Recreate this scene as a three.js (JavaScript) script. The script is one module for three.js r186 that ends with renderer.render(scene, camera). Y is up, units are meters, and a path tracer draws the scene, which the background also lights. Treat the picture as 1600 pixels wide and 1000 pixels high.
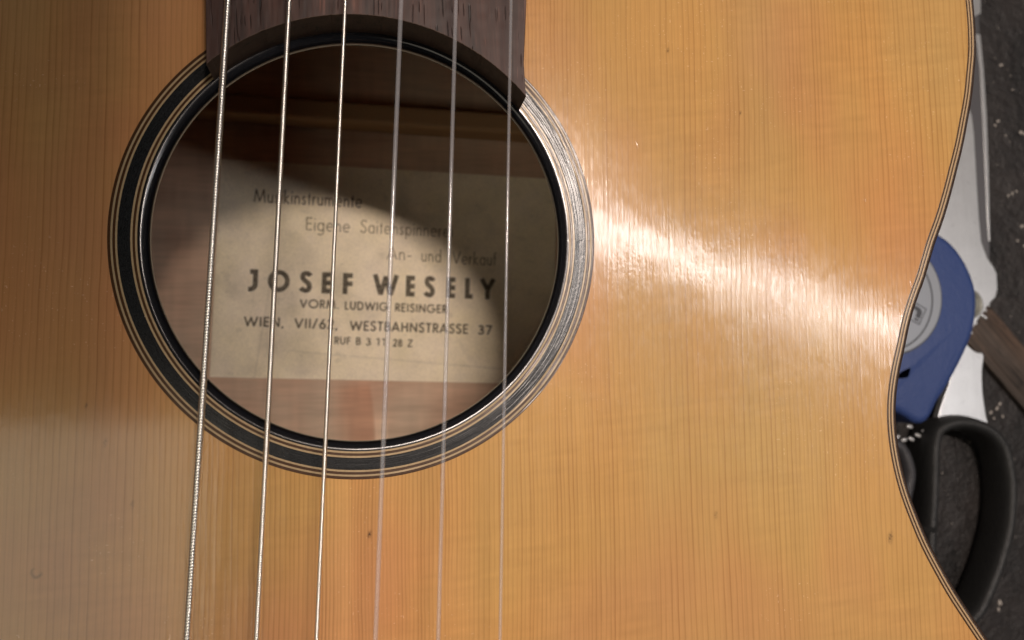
import * as THREE from 'three';
import { mergeGeometries, mergeVertices, toCreasedNormals } from 'three/addons/utils/BufferGeometryUtils.js';
import { RoundedBoxGeometry } from 'three/addons/geometries/RoundedBoxGeometry.js';
import { RectAreaLightUniformsLib } from 'three/addons/lights/RectAreaLightUniformsLib.js';

// Lengths below are written in millimetres and turned to metres by MM.
// Origin: centre of the sound hole on the top of the guitar; x to the treble side, z to the bridge, y up.
const MM = 0.001;
const V = (x, y, z) => new THREE.Vector3(x * MM, y * MM, z * MM);
const scene = new THREE.Scene();

// ---------------------------------------------------------------- camera
const camera = new THREE.PerspectiveCamera(41.18, 1.6, 0.01, 20);
camera.position.copy(V(2.27, 170, 31.49));
camera.up.set(0, 0.08738, -0.99617);
camera.lookAt(V(30.01, 0, 16.58));
camera.focus = 0.171;
camera.userData.fStop = 17;
scene.add(camera);

// ---------------------------------------------------------------- light
RectAreaLightUniformsLib.init();
scene.background = new THREE.Color(0.030, 0.030, 0.032);
const TUBE = { at: V(405, 800, -40), along: new THREE.Vector3(0.949, 0, 0.316).normalize(), length: 0.85, width: 0.028, level: 21, color: new THREE.Color(1, 0.97, 0.985) };
const ADDED_BAR = { at: V(94, 760, -150), w: 0.17, h: 0.04, level: 182, color: new THREE.Color(1, 0.845, 0.74) };  // unseen bar added to brighten centre and label; its reflection falls in the hole
const ADDED_PANEL = { at: V(-708, 1000, 445), w: 1.0, h: 0.8, level: 0.85, color: new THREE.Color(1, 0.91, 0.75) };  // unseen panel added for the pale reflection and fill at lower left
const SHADE_SLAB = { w: 0.236, h: 0.160, lens: [0.2330, 0.010] };                     // unseen slab added to shade the left; size, lens offset from lower left
const renderer = new THREE.WebGLRenderer({ antialias: true });
renderer.toneMapping = THREE.LinearToneMapping;
renderer.toneMappingExposure = 1.13;
renderer.shadowMap.enabled = true;

// ---------------------------------------------------------------- helpers
function rng(seed) { let s = seed >>> 0; return () => { s = (s + 0x6d2b79f5) | 0; let t = Math.imul(s ^ (s >>> 15), 1 | s); t = (t + Math.imul(t ^ (t >>> 7), 61 | t)) ^ t; return ((t ^ (t >>> 14)) >>> 0) / 4294967296; }; }
function hash(x, y, s) { let h = Math.imul(x, 374761393) ^ Math.imul(y, 668265263) ^ Math.imul(s, 2147483647 ^ 0x5bd1e995); h = Math.imul(h ^ (h >>> 13), 1274126177); h ^= h >>> 16; return (h >>> 0) / 4294967296; }
function noise(x, y, s) {
  const xi = Math.floor(x), yi = Math.floor(y); let fx = x - xi, fy = y - yi; fx = fx * fx * (3 - 2 * fx); fy = fy * fy * (3 - 2 * fy);
  const a = hash(xi, yi, s), b = hash(xi + 1, yi, s), c = hash(xi, yi + 1, s), d = hash(xi + 1, yi + 1, s);
  return (a + (b - a) * fx + (c - a) * fy + (a - b - c + d) * fx * fy) * 2 - 1;
}
const fbm = (x, y, s, n = 3) => { let v = 0, a = 0.5; for (let i = 0; i < n; i++) { v += a * noise(x, y, s + i * 17); x *= 2.03; y *= 2.03; a *= 0.5; } return v; };
const clamp = (v, a, b) => Math.min(b, Math.max(a, v));
const smooth = (a, b, x) => { const t = clamp((x - a) / (b - a), 0, 1); return t * t * (3 - 2 * t); };
const toS = (v) => Math.round(255 * clamp(v <= 0.0031308 ? 12.92 * v : 1.055 * Math.pow(v, 1 / 2.4) - 0.055, 0, 1));

function dataMap(w, h, fill, srgb, repeat = true) {            // fill(px, py) -> [r, g, b] linear 0..1
  const d = new Uint8Array(w * h * 4);
  for (let j = 0; j < h; j++) for (let i = 0; i < w; i++) {
    const c = fill(i, j), k = 4 * (j * w + i);
    for (let q = 0; q < 3; q++) d[k + q] = srgb ? toS(c[q]) : Math.round(255 * clamp(c[q], 0, 1));
    d[k + 3] = 255;
  }
  return finish(new THREE.DataTexture(d, w, h, THREE.RGBAFormat), srgb, repeat);
}
function heightMap(w, h, fill, repeat = true) {               // float, so that shallow relief is not stepped
  const d = new Float32Array(w * h * 4);
  for (let j = 0; j < h; j++) for (let i = 0; i < w; i++) { const v = fill(i, j), k = 4 * (j * w + i); d[k] = d[k + 1] = d[k + 2] = v; d[k + 3] = 1; }
  return finish(new THREE.DataTexture(d, w, h, THREE.RGBAFormat, THREE.FloatType), false, repeat);
}
function finish(t, srgb, repeat) {
  t.magFilter = THREE.LinearFilter; t.minFilter = THREE.LinearFilter; t.wrapS = t.wrapT = repeat ? THREE.RepeatWrapping : THREE.MirroredRepeatWrapping;
  if (srgb) t.colorSpace = THREE.SRGBColorSpace; t.needsUpdate = true; return t;
}
const used = {};
function numbered(name) { used[name] = (used[name] ?? -1) + 1; return used[name] ? name + '_' + String(used[name]).padStart(3, '0') : name; }
function part(name, geometry, material, parent, label) {
  const m = new THREE.Mesh(geometry, material); m.name = numbered(name); m.castShadow = m.receiveShadow = true; parent.add(m);
  if (label) m.userData.label = label; return m;
}
function thing(name, label, category, at = V(0, 0, 0)) {
  const g = new THREE.Group(); g.name = numbered(name); g.position.copy(at); g.userData = { label, category }; scene.add(g); return g;
}
const scaled = (g) => { g.scale(MM, MM, MM); return g; };
function planarUV(g, x0, z0, w, h) {                            // uv from millimetres seen from above
  const p = g.attributes.position, uv = new Float32Array(p.count * 2);
  for (let i = 0; i < p.count; i++) { uv[2 * i] = (p.getX(i) - x0) / w; uv[2 * i + 1] = (p.getZ(i) - z0) / h; }
  g.setAttribute('uv', new THREE.BufferAttribute(uv, 2)); return g;
}
// a flat slab from an outline of [x, z] points: top face at y1, bottom at y0
function slab(points, y0, y1, holes = [], bevel = 0) {
  const s = new THREE.Shape(points.map(([x, z]) => new THREE.Vector2(x, -z)));
  for (const h of holes) s.holes.push(new THREE.Path(h.map(([x, z]) => new THREE.Vector2(x, -z))));
  const g = new THREE.ExtrudeGeometry(s, { depth: y1 - y0 - 2 * bevel, bevelEnabled: bevel > 0, bevelSize: bevel, bevelOffset: -bevel, bevelThickness: bevel, bevelSegments: 3, steps: 1 });
  g.rotateX(-Math.PI / 2); g.translate(0, y0 + bevel, 0); return g;
}
function spline(points, n, closed = false) {
  const c = new THREE.CatmullRomCurve3(points.map(([x, z]) => new THREE.Vector3(x, 0, z)), closed, 'centripetal');
  return c.getSpacedPoints(n).slice(0, closed ? n : n + 1).map((p) => [p.x, p.z]);
}
function circle(cx, cz, r, n = 96, a0 = 0, a1 = 2 * Math.PI) { const o = []; for (let i = 0; i < n; i++) { const a = a0 + (a1 - a0) * i / n; o.push([cx + r * Math.cos(a), cz + r * Math.sin(a)]); } return o; }
// sweep a profile of [outward offset, y] along a closed loop of [x, z]; smooth normals, creased where sharp
function sweepLoop(loop, profile, closedProfile = false, uvLen = 10) {
  const n = loop.length, m = profile.length, pos = [], uv = [], idx = [];
  let len = 0;
  for (let i = 0; i <= n; i++) {
    const a = loop[(i + n - 1) % n], b = loop[i % n], c = loop[(i + 1) % n];
    let tx = c[0] - a[0], tz = c[1] - a[1]; const l = Math.hypot(tx, tz); tx /= l; tz /= l;
    if (i) len += Math.hypot(b[0] - a[0], b[1] - a[1]);
    for (let k = 0; k < m + (closedProfile ? 1 : 0); k++) { const [d, y] = profile[k % m]; pos.push(b[0] + tz * d, y, b[1] - tx * d); uv.push(len / uvLen, k / m); }
  }
  const w = m + (closedProfile ? 1 : 0);
  for (let i = 0; i < n; i++) for (let k = 0; k < w - 1; k++) { const p = i * w + k; idx.push(p, p + 1, p + w, p + 1, p + w + 1, p + w); }
  const g = new THREE.BufferGeometry(); g.setAttribute('position', new THREE.Float32BufferAttribute(pos, 3)); g.setAttribute('uv', new THREE.Float32BufferAttribute(uv, 2)); g.setIndex(idx);
  return toCreasedNormals(g, 0.7);
}
// ring round the y axis: profile of [radius, y]; uv runs round in mm/10 and across in mm
function ring(profile, n = 240) {
  const pos = [], uv = [], idx = [], m = profile.length;
  let across = [0]; for (let k = 1; k < m; k++) across.push(across[k - 1] + Math.hypot(profile[k][0] - profile[k - 1][0], profile[k][1] - profile[k - 1][1]));
  for (let i = 0; i <= n; i++) { const a = 2 * Math.PI * i / n; for (let k = 0; k < m; k++) { const [r, y] = profile[k]; pos.push(r * Math.cos(a), y, r * Math.sin(a)); uv.push(i / n, (r + y * 0.5) / 8); } }
  for (let i = 0; i < n; i++) for (let k = 0; k < m - 1; k++) { const p = i * m + k; idx.push(p, p + 1, p + m, p + 1, p + m + 1, p + m); }
  const g = new THREE.BufferGeometry(); g.setAttribute('position', new THREE.Float32BufferAttribute(pos, 3)); g.setAttribute('uv', new THREE.Float32BufferAttribute(uv, 2)); g.setIndex(idx);
  return scaled(settle(toCreasedNormals(g, 0.6)));
}
// the old top is no longer flat: it dips a little along the waist (mm)
const dip = (x, z) => { const u = z + 5 - 0.33 * (x - 44); return -0.041 * u * Math.exp(-((u / 55) ** 2)) * smooth(-22, 58, x) + 0.35 * noise(x / 70 + 3.3, z / 70 + 1.7, 127) * 0.5; };
function settle(g, analytic = false) {                          // lays a piece of the top on that shape
  const p = g.attributes.position, n = g.attributes.normal, e = 0.5;
  for (let i = 0; i < p.count; i++) {
    const x = p.getX(i), z = p.getZ(i), sx = (dip(x + e, z) - dip(x - e, z)) / (2 * e), sz = (dip(x, z + e) - dip(x, z - e)) / (2 * e), ny = n.getY(i);
    p.setY(i, p.getY(i) + dip(x, z));
    const v = new THREE.Vector3(n.getX(i) - sx * ny, ny, n.getZ(i) - sz * ny).normalize(); n.setXYZ(i, v.x, v.y, v.z);
  }
  return g;
}
const std = (o) => new THREE.MeshStandardMaterial({ side: THREE.DoubleSide, ...o });
const phys = (o) => new THREE.MeshPhysicalMaterial({ side: THREE.DoubleSide, ...o });

// ---------------------------------------------------------------- spruce: a picture of the wood of the top, 230 x 160 mm
const SPR = { x0: -74, z0: -62, w: 236, h: 152, W: 2048, H: 1320 };
const SEAM = -2;
function grainLines(seed, far, gap) {                              // distances of the late-wood lines from the seam
  const r = rng(seed), out = []; let d = 0.4;
  while (d < far) { out.push([d, 0.42 + 0.40 * r() + 0.25 * r() * r(), 0.12 + 0.07 * r()]); d += gap(d) * (0.80 + 0.40 * r()); }
  return out;
}
const linesR = grainLines(11, 330, (d) => d < 24 ? 0.62 + 0.010 * d : 0.86 + 0.30 * smooth(20, 70, d) + 0.14 * Math.sin(d * 0.11));
const linesL = grainLines(23, 330, (d) => d < 6 ? 0.7 : d < 24 ? 0.60 + 0.018 * d : 1.02 + 0.28 * smooth(22, 50, d) + 0.12 * Math.sin(d * 0.17));
const near = (lines) => { const step = 0.05, n = Math.ceil(330 / step), dark = new Float32Array(n); for (const [d, a, w] of lines) for (let i = Math.max(0, Math.floor((d - 1.2) / step)); i < Math.min(n, (d + 0.7) / step); i++) { const e = i * step - d; const v = a * (e < 0 ? 0.62 * Math.exp(-((e / (w * 1.0)) ** 2)) + 0.28 * Math.exp(e / 0.5) : Math.exp(-((e / (w * 0.62)) ** 2)) * 0.9); dark[i] = Math.max(dark[i], v); } return dark; };
const darkR = near(linesR), darkL = near(linesL);
function spruceAt(x, z) {                                          // -> [darkness of the line, warped distance]
  const d = Math.abs(x - SEAM), s = x > SEAM ? 1 : 2;
  const wob = 0.55 * noise(d / 40, z / 55, 31 * s) + 0.16 * noise(d / 9, z / 14, 37 * s) + 0.05 * noise(d / 2, z / 4, 41 * s) + 0.0045 * z * (s === 1 ? 1 : -1);
  const q = clamp(d + wob + 1, 0, 329), t = s === 1 ? darkR : darkL, i = q / 0.05, k = Math.floor(i);
  return [t[k] + (t[Math.min(k + 1, t.length - 1)] - t[k]) * (i - k), q];
}
const marks = [[1.5, 58.2, 0.45, 0.6], [111.8, 63.4, 0.7, 0.5], [33.9, 13.3, 0.4, 0.3], [64.6, -41.4, 0.35, 0.5], [80.5, -28.2, 0.3, 0.4], [-50.5, 32.6, 0.3, 0.4], [-47, 39.5, 0.5, 0.28], [-42, 51, 0.5, 0.3], [72.5, 57.2, 0.5, 0.3], [39, 9, 0.35, 0.3]];
const dents = [[108.9, -9.6, 1.0]];
const spruceColor = dataMap(SPR.W, SPR.H, (i, j) => {
  const x = SPR.x0 + (i + 0.5) / SPR.W * SPR.w, z = SPR.z0 + (j + 0.5) / SPR.H * SPR.h;
  const [dk, q] = spruceAt(x, z), s = x > SEAM ? 1 : 2;
  const broad = fbm(x / 34, z / 60, 51), hue = fbm(x / 22 + 7, z / 45, 57);
  const fibre = 0.5 * noise(x / 0.16, z / 3.4, 61) + 0.5 * noise(x / 0.35, z / 9, 67);
  const silk = fbm(x / 6 + 0.1 * z, z / 1.25 + 0.06 * x, 71, 2) * (0.35 + smooth(-0.3, 0.4, noise(x / 17, z / 13, 73)));
  const fleck = Math.max(0, noise(x / 0.28, z / 0.7, 77) - 0.72) * 1.5;
  const season = noise(q / 6, 0.5, 81 * s) * 0.5 + noise(q / 2.2, 0.5, 83 * s) * 0.5;      // growth rings: some wide bands paler
  const red = clamp(0.55 + 1.0 * fbm(x / 30 + 3, z / 42, 59) - 0.6 * smooth(15, 80, x), 0, 1);           // random patches, redder to the left, yellower to the right
  let r = 0.605, g = 0.352 - 0.074 * red, b = 0.122 + 0.004 * red;
  const v = 1 + 0.10 * broad + 0.075 * fibre + 0.058 * silk - 0.09 * fleck + 0.025 * season;
  r *= v * (1 + 0.05 * hue); g *= v * (1 - 0.07 * hue); b *= v * (1 - 0.16 * hue);
  const pale = x > -7.4 && x < SEAM ? 0.06 : 0; r *= 1 + pale; g *= 1 + 1.8 * pale; b *= 1 + 2 * pale;   // the paler strip beside the centre seam
  const dust = smooth(0.86, 0.95, noise(x / 0.32, z / 0.32, 91)) * smooth(0.1, 0.6, noise(x / 15, z / 15, 93)); r += 0.25 * dust; g += 0.25 * dust; b += 0.22 * dust;
  const fade = 0.75 + 0.35 * noise(q / 3, z / 25, 87 * s);
  const k = clamp(dk * 0.68 * fade, 0, 0.85); r += (0.255 - r) * k; g += (0.092 - g) * k; b += (0.022 - b) * k;
  for (const [mx, mz, mr, ma] of marks) { const dd = Math.hypot((x - mx) * 1.3, (z - mz) * 0.7 + 0.4 * (x - mx)); if (dd < mr * 2.5) { const a = 1.35 * ma * Math.exp(-((dd / mr) ** 2)) * (0.75 + 0.5 * noise(x * 4, z * 4, 5)); r *= 1 - a; g *= 1 - a; b *= 1 - 0.9 * a; } }
  { const e = Math.hypot(x + 58.2, z - 62.6); const a = 0.40 * Math.exp(-(((e - 0.85 - 0.15 * noise(x, z, 4)) / 0.24) ** 2)) * smooth(-0.9, 0.2, (z - 62.6) - 0.6 * (x + 58.2)); r *= 1 - a; g *= 1 - a; b *= 1 - a; }
  return [r, g, b];
}, true, false);
const scr = (() => { const r = rng(5), o = []; for (let i = 0; i < 120; i++) o.push([SPR.x0 + r() * SPR.w, SPR.z0 + r() * SPR.h, 0.4 + 1.6 * r(), (r() - 0.5) * 0.8, 0.3 + 0.6 * r()]); return o; })();
const scrGrid = {}; scr.forEach((s) => { for (let a = -1; a < 2; a++) for (let b = -1; b < 2; b++) (scrGrid[(Math.floor(s[0] / 3) + a) + ',' + (Math.floor(s[1] / 3) + b)] ??= []).push(s); });
const spruceRelief = heightMap(SPR.W, SPR.H, (i, j) => {
  const x = SPR.x0 + (i + 0.5) / SPR.W * SPR.w, z = SPR.z0 + (j + 0.5) / SPR.H * SPR.h;
  const [dk] = spruceAt(x, z);
  let h = 0.011 * dk * (0.6 + 0.6 * noise(x / 2, z / 12, 101));                          // ridges of late wood, mm
  h += 0.0035 * noise(x / 0.5, z / 7, 103) + 0.0016 * noise(x / 0.22, z / 1.1, 107);
  h += 0.0021 * noise(x / 0.45, z / 0.55, 109) * smooth(0.0, 0.6, noise(x / 9, z / 7, 113) + 0.25);
  h += 0.006 * noise(x / 3.5, z / 3.0, 117) + 0.03 * noise(x / 12, z / 14, 119);
  for (const s of scrGrid[Math.floor(x / 3) + ',' + Math.floor(z / 3)] ?? []) { const ca = Math.sin(s[3]), sa = Math.cos(s[3]), u = (x - s[0]) * ca + (z - s[1]) * sa, v = (x - s[0]) * sa - (z - s[1]) * ca; if (Math.abs(u) < s[2]) h -= 0.02 * s[4] * Math.exp(-((v / 0.09) ** 2)) * (1 - (u / s[2]) ** 2); }
  for (const [mx, mz, mr] of dents) { const d2 = ((x - mx) ** 2 + (z - mz) ** 2) / (mr * mr); if (d2 < 6) h -= 0.06 * Math.exp(-d2) * (1 + 0.6 * noise(x * 2.5, z * 2.5, 9)); }
  return h;
}, false);
const spruceGloss = dataMap(1024, 660, (i, j) => {                   // varnish: glossy on the early wood, dull where it is rubbed through
  const x = SPR.x0 + (i + 0.5) / 1024 * SPR.w, z = SPR.z0 + (j + 0.5) / 660 * SPR.h, [dk] = spruceAt(x, z);
  const wear = 0.5 * fbm(x / 2.2, z / 3, 131) + 0.6 * noise(x / 0.45, z / 1.4, 133) + 0.4 * noise(x / 30, z / 24, 135);
  const v = 0.080 + 0.070 * smooth(-0.7, 0.9, wear) + 0.04 * dk; return [v, v, v];
}, false, false);
const spruce = phys({ map: spruceColor, bumpMap: spruceRelief, bumpScale: MM, roughnessMap: spruceGloss, roughness: 1, ior: 1.5, clearcoat: 0.4, clearcoatRoughness: 0.22 });

// ---------------------------------------------------------------- other materials
const woodDark = (seed, c, w, h) => dataMap(w, h, (i, j) => {      // a dark open-grained wood, grain along v
  const x = i / w * 40, z = j / h * 80;
  const warp = 0.8 * noise(x / 8, z / 30, seed), n = fbm((x + warp) / 1.6, z / 24, seed + 1, 3), f = noise((x + warp) / 0.3, z / 6, seed + 2);
  const pore = smooth(0.52, 0.75, noise((x + warp) / 0.26, z / 4.5, seed + 3)) * smooth(-0.1, 0.4, noise(x / 3, z / 9, seed + 4) + 0.25);
  const v = (1 + 0.75 * n + 0.22 * f) * (1 - 0.68 * pore) * (1 + 0.9 * smooth(0.62, 0.85, noise((x + warp) / 0.3, z / 6, seed + 9)) * smooth(-0.1, 0.5, noise(x / 4, z / 7, seed + 10))), red = noise(x / 5, z / 28, seed + 5);
  return [c[0] * v * (1 + 0.12 * red), c[1] * v, c[2] * v * (1 - 0.1 * red)];
}, true);
const roseRelief = heightMap(1024, 1024, (i, j) => {
  const x = i / 1024 * 40, z = j / 1024 * 80, warp = 0.8 * noise(x / 8, z / 30, 200);
  const pore = smooth(0.52, 0.75, noise((x + warp) / 0.26, z / 4.5, 203)) * smooth(-0.1, 0.4, noise(x / 3, z / 9, 204) + 0.25);
  return -0.07 * pore + 0.016 * noise(x / 0.5, z / 5, 207) + 0.02 * noise(x / 1.2, z / 1.8, 208) + 0.05 * noise(x / 6, z / 9, 209);
});
const rosewood = phys({ specularIntensity: 0.7, map: woodDark(200, [0.050, 0.0225, 0.0165], 1024, 1024), bumpMap: roseRelief, bumpScale: MM, roughness: 0.5 });
const endGrain = std({ map: dataMap(512, 512, (i, j) => { const v = 1 + 0.35 * fbm(i / 30, j / 60, 240) + 0.25 * noise(i / 4, j / 5, 244) - 0.4 * smooth(0.6, 0.8, noise(i / 5, j / 7, 246)); return [0.062 * v, 0.035 * v, 0.022 * v]; }, true), roughness: 0.7 });
const ringRelief = heightMap(2048, 256, (i, j) => {                 // scratches that run round the hole
  const a = i / 2048, r = j / 256 * 8; const p = (k) => a * 8 * k, c = Math.cos(2 * Math.PI * a), z = 44 * Math.sin(2 * Math.PI * a);
  return (0.3 + 0.45 * smooth(0.35, 0.9, c)) * (0.011 * noise(p(5), r / 0.16, 301) + 0.006 * noise(p(14), r / 0.08, 303) + 0.004 * noise(p(70), r / 0.4, 305) + 0.03 * noise(p(4), r / 0.9, 307));
});
const ringColor = (c, seed, amount) => { const t = dataMap(1024, 256, (i, j) => {
  const a = i / 1024, r = j / 256 * 8, n = noise(a * 90, r / 0.12, seed) * 0.6 + noise(a * 400, r / 0.06, seed + 1) * 0.4, v = 1 + amount * n;
  return [c[0] * v, c[1] * v, c[2] * v];
}, true); t.repeat.set(8, 1); return t; };
const ebony = phys({ map: ringColor([0.014, 0.015, 0.016], 311, 0.6), bumpMap: ringRelief, bumpScale: MM, roughness: 0.24 });
const holeEdge = phys({ map: ringColor([0.010, 0.010, 0.012], 315, 0.5), bumpMap: ringRelief, bumpScale: MM * 0.35, roughness: 0.17 });
const cream = phys({ map: ringColor([0.46, 0.33, 0.185], 321, 0.16), bumpMap: ringRelief, bumpScale: MM, roughness: 0.26 });
const brown = phys({ map: ringColor([0.070, 0.032, 0.014], 331, 0.35), bumpMap: ringRelief, bumpScale: MM, roughness: 0.26 });
const creamEdge = phys({ color: new THREE.Color().setRGB(0.52, 0.36, 0.20), roughness: 0.3 });
const brownEdge = phys({ color: new THREE.Color().setRGB(0.060, 0.028, 0.012), roughness: 0.3 });
const bindingRelief = heightMap(512, 64, (i, j) => 0.02 * noise(i / 14, j / 16, 341) + 0.01 * noise(i / 4, j / 8, 342));
const bindingDark = phys({ color: new THREE.Color().setRGB(0.050, 0.030, 0.020), roughness: 0.3, bumpMap: bindingRelief, bumpScale: MM });
const sideWood = std({ map: woodDark(260, [0.17, 0.085, 0.045], 512, 512), roughness: 0.4 });
const innerWood = (c, seed) => dataMap(1024, 1024, (i, j) => {       // 240 x 240 mm, grain across
  const x = i / 1024 * 240 - 120, z = j / 1024 * 240 - 120;
  const n = fbm(x / 30, z / 3, seed, 3), f = noise(x / 6, z / 0.5, seed + 3), cross = noise(x / 1.5, z / 10, seed + 4);
  let v = 1 + 0.22 * n + 0.08 * f + 0.06 * cross, red = fbm(x / 14, z / 18, seed + 6);
  let r = c[0] * v * (1 + 0.06 * red), g = c[1] * v * (1 - 0.1 * red), b = c[2] * v * (1 - 0.15 * red);
  const dx = x - (1.5 + 1.4 * noise(z / 9, 3, seed + 7)), spot = smooth(-14, -5, dx) * (1 - smooth(-0.5, 0.6, dx)) * smooth(26, 30, z) * (1 - smooth(46, 54, z));   // reddish stain below the label
  r *= 1 - 0.10 * spot; g *= 1 - 0.22 * spot; b *= 1 - 0.28 * spot;
  const strip = (smooth(0, 0.8, dx) * (1 - smooth(3.4, 4.6, dx))) * smooth(34, 42, z) * 0.25; r *= 1 + strip; g *= 1 + strip * 1.2; b *= 1 + strip * 1.2;
  return [r, g, b];
}, true);
const backWood = std({ map: innerWood([0.60, 0.41, 0.285], 400), roughness: 0.75 });
const braceWood = std({ map: woodDark(430, [0.40, 0.235, 0.11], 512, 512), roughness: 0.7 });

// ---------------------------------------------------------------- guitar
const guitar = thing('guitar', 'amber spruce guitar with round sound hole lying face up on dark bench', 'guitar');
const rightEdge = [[-1, -156], [34, -154], [74, -147], [106, -130], [127, -106], [136, -82], [138.2, -57.6], [138.0, -46], [137.1, -40.2], [136, -34.4], [134.5, -28.7], [132.9, -23], [131, -17.3], [129.1, -11.7], [127, -6.1], [124.6, -0.6], [121.7, 7.4], [119.6, 12.3], [118.0, 16.8], [116.6, 22.2], [115.1, 27.8], [114.1, 33.3], [113.8, 38.6], [114.1, 43.8], [114.9, 49], [116.2, 54.2], [118, 59.4], [120.1, 64.7], [122.7, 69.9], [125.6, 75.2], [128.9, 80.4], [132.4, 85.7], [146, 106], [166, 142], [181, 182], [184, 222], [173, 266], [142, 302], [90, 324], [40, 332], [-1, 333]];
const mirrored = rightEdge.slice(1, -1).map(([x, z]) => [-2 - x, z]).reverse();
const outline = spline([...rightEdge, ...mirrored], 760, true);
const offset = (loop, d) => loop.map((b, i) => { const n = loop.length, a = loop[(i + n - 1) % n], c = loop[(i + 1) % n], l = Math.hypot(c[0] - a[0], c[1] - a[1]); return [b[0] + (c[1] - a[1]) / l * d, b[1] - (c[0] - a[0]) / l * d]; });
const FLIP = offset(outline, 5).reduce((m, p) => Math.max(m, p[0]), 0) > outline.reduce((m, p) => Math.max(m, p[0]), 0) ? 1 : -1;
const prof = (p) => p.map(([d, y]) => [d * FLIP, y]);
const TOP = 2.6, R = { out: 47.66 };

{ // the two halves of the top, meeting at the seam
  const inner = offset(outline, -1.46 * FLIP);
  for (const side of [1, -1]) {
    const pts = inner.filter(([x]) => side > 0 ? x > SEAM + 0.01 : x < SEAM - 0.01);
    const at = pts.findIndex((p, i) => { const q = pts[(i + 1) % pts.length]; return Math.hypot(p[0] - q[0], p[1] - q[1]) > 20; });
    let run = at >= 0 ? [...pts.slice(at + 1), ...pts.slice(0, at + 1)] : pts;
    if (run[0][1] > run[run.length - 1][1]) run = run.reverse();      // from the neck end to the tail
    const edge = [[SEAM, run[0][1]], ...run, [SEAM, run[run.length - 1][1]]], pos = [], idx = [];
    const sheet = (y, steps, flip) => {                                // from the rosette out to the edge, ray by ray
      const first = pos.length / 3;
      for (const [ex, ez] of edge) {
        const dx = ex - SEAM, dz = ez, l = Math.hypot(dx, dz), ux = dx / l, uz = dz / l, t0 = -SEAM * ux + Math.sqrt((SEAM * ux) ** 2 - SEAM * SEAM + R.out * R.out);
        for (let k = 0; k <= steps; k++) { const t = t0 + (l - t0) * k / steps; pos.push(SEAM + ux * t, y, uz * t); }
      }
      for (let i = 0; i < edge.length - 1; i++) for (let k = 0; k < steps; k++) { const p = first + i * (steps + 1) + k, q = p + steps + 1; if (flip === side > 0) idx.push(p, p + 1, q, p + 1, q + 1, q); else idx.push(p, q, p + 1, p + 1, q, q + 1); }
    };
    sheet(0, 30, false); const half = pos.length; sheet(-TOP, 6, true);
    const g = new THREE.BufferGeometry(); g.setAttribute('position', new THREE.Float32BufferAttribute(pos, 3)); g.setIndex(idx);
    g.setAttribute('normal', new THREE.Float32BufferAttribute(pos.map((v, i) => i % 3 === 1 ? (i < half ? 1 : -1) : 0), 3));
    part('soundboard', scaled(planarUV(settle(g), SPR.x0, SPR.z0, SPR.w, SPR.h)), spruce, guitar);
  }
}
const flat = (r0, r1, y = 0.02) => [[r0, -TOP], [r0, y - 0.04], [r0 + 0.05, y], [r1 - 0.05, y], [r1, y - 0.04], [r1, -TOP]].reverse();
const rosette = part('rosette', ring(flat(43.52, 45.86)), ebony, guitar);
for (const [r0, r1, m] of [[47.12, 47.66, brown], [46.74, 47.12, cream], [46.24, 46.74, brown], [45.86, 46.24, cream], [43.13, 43.52, cream], [42.66, 43.13, brown], [42.26, 42.66, cream]]) part('rosette_ring', ring(flat(r0, r1, m === cream ? 0.03 : 0.015)), m, rosette);
part('sound_hole_rim', ring([[42.26, -3.4], [40.9, -3.4], [40.45, -3.0], [40.3, -2.3], [40.38, -1.5], [40.62, -0.85], [41.0, -0.38], [41.5, -0.10], [41.95, -0.005], [42.22, 0.0], [42.26, -0.05]]), holeEdge, guitar);

const line = (d0, d1, y, m) => part('edge_line', scaled(settle(sweepLoop(outline, prof([[d0, -TOP], [d0, y - 0.03], [d0 + 0.04, y], [d1 - 0.04, y], [d1, y - 0.03], [d1, -TOP]])))), m, guitar);
line(-1.46, -1.06, 0.015, brownEdge); line(-1.06, -0.72, 0.025, creamEdge); line(-0.72, -0.36, 0.015, brownEdge); line(-0.36, 0, 0.02, creamEdge);
part('binding', scaled(settle(sweepLoop(outline, prof([[0, -TOP], [0, -0.03], [0.05, 0.0], [0.35, -0.03], [0.65, -0.16], [0.88, -0.42], [1.0, -0.8], [1.0, -3.0], [0.8, -3.0]]), false, 5))), bindingDark, guitar);
part('side', scaled(sweepLoop(outline, prof([[0.9, -1.6], [0.9, -97], [-1.2, -97], [-1.2, -2.5]]), false, 20)), sideWood, guitar);
part('back', scaled(planarUV(slab(offset(outline, -1.2 * FLIP), -97, -94), -120, -120, 240, 240)), backWood, guitar);
{ // bar across the inside of the back, and the block that holds the neck
  const bar = slab([[-112, -54.4], [112, -46.4], [112, -52.6], [-112, -60.6]], -94, -84, [], 1.2); part('brace', scaled(bar), braceWood, guitar);
  const block = new RoundedBoxGeometry(70, 91, 40, 2, 1.5); block.translate(-1, -48.1, -133); part('neck_block', scaled(block), braceWood, guitar);
  const tb = slab([[-110, 54], [110, 54], [110, 61], [-110, 61]], -14, -TOP - 0.01, [], 1); part('brace', scaled(tb), braceWood, guitar);
}
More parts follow.
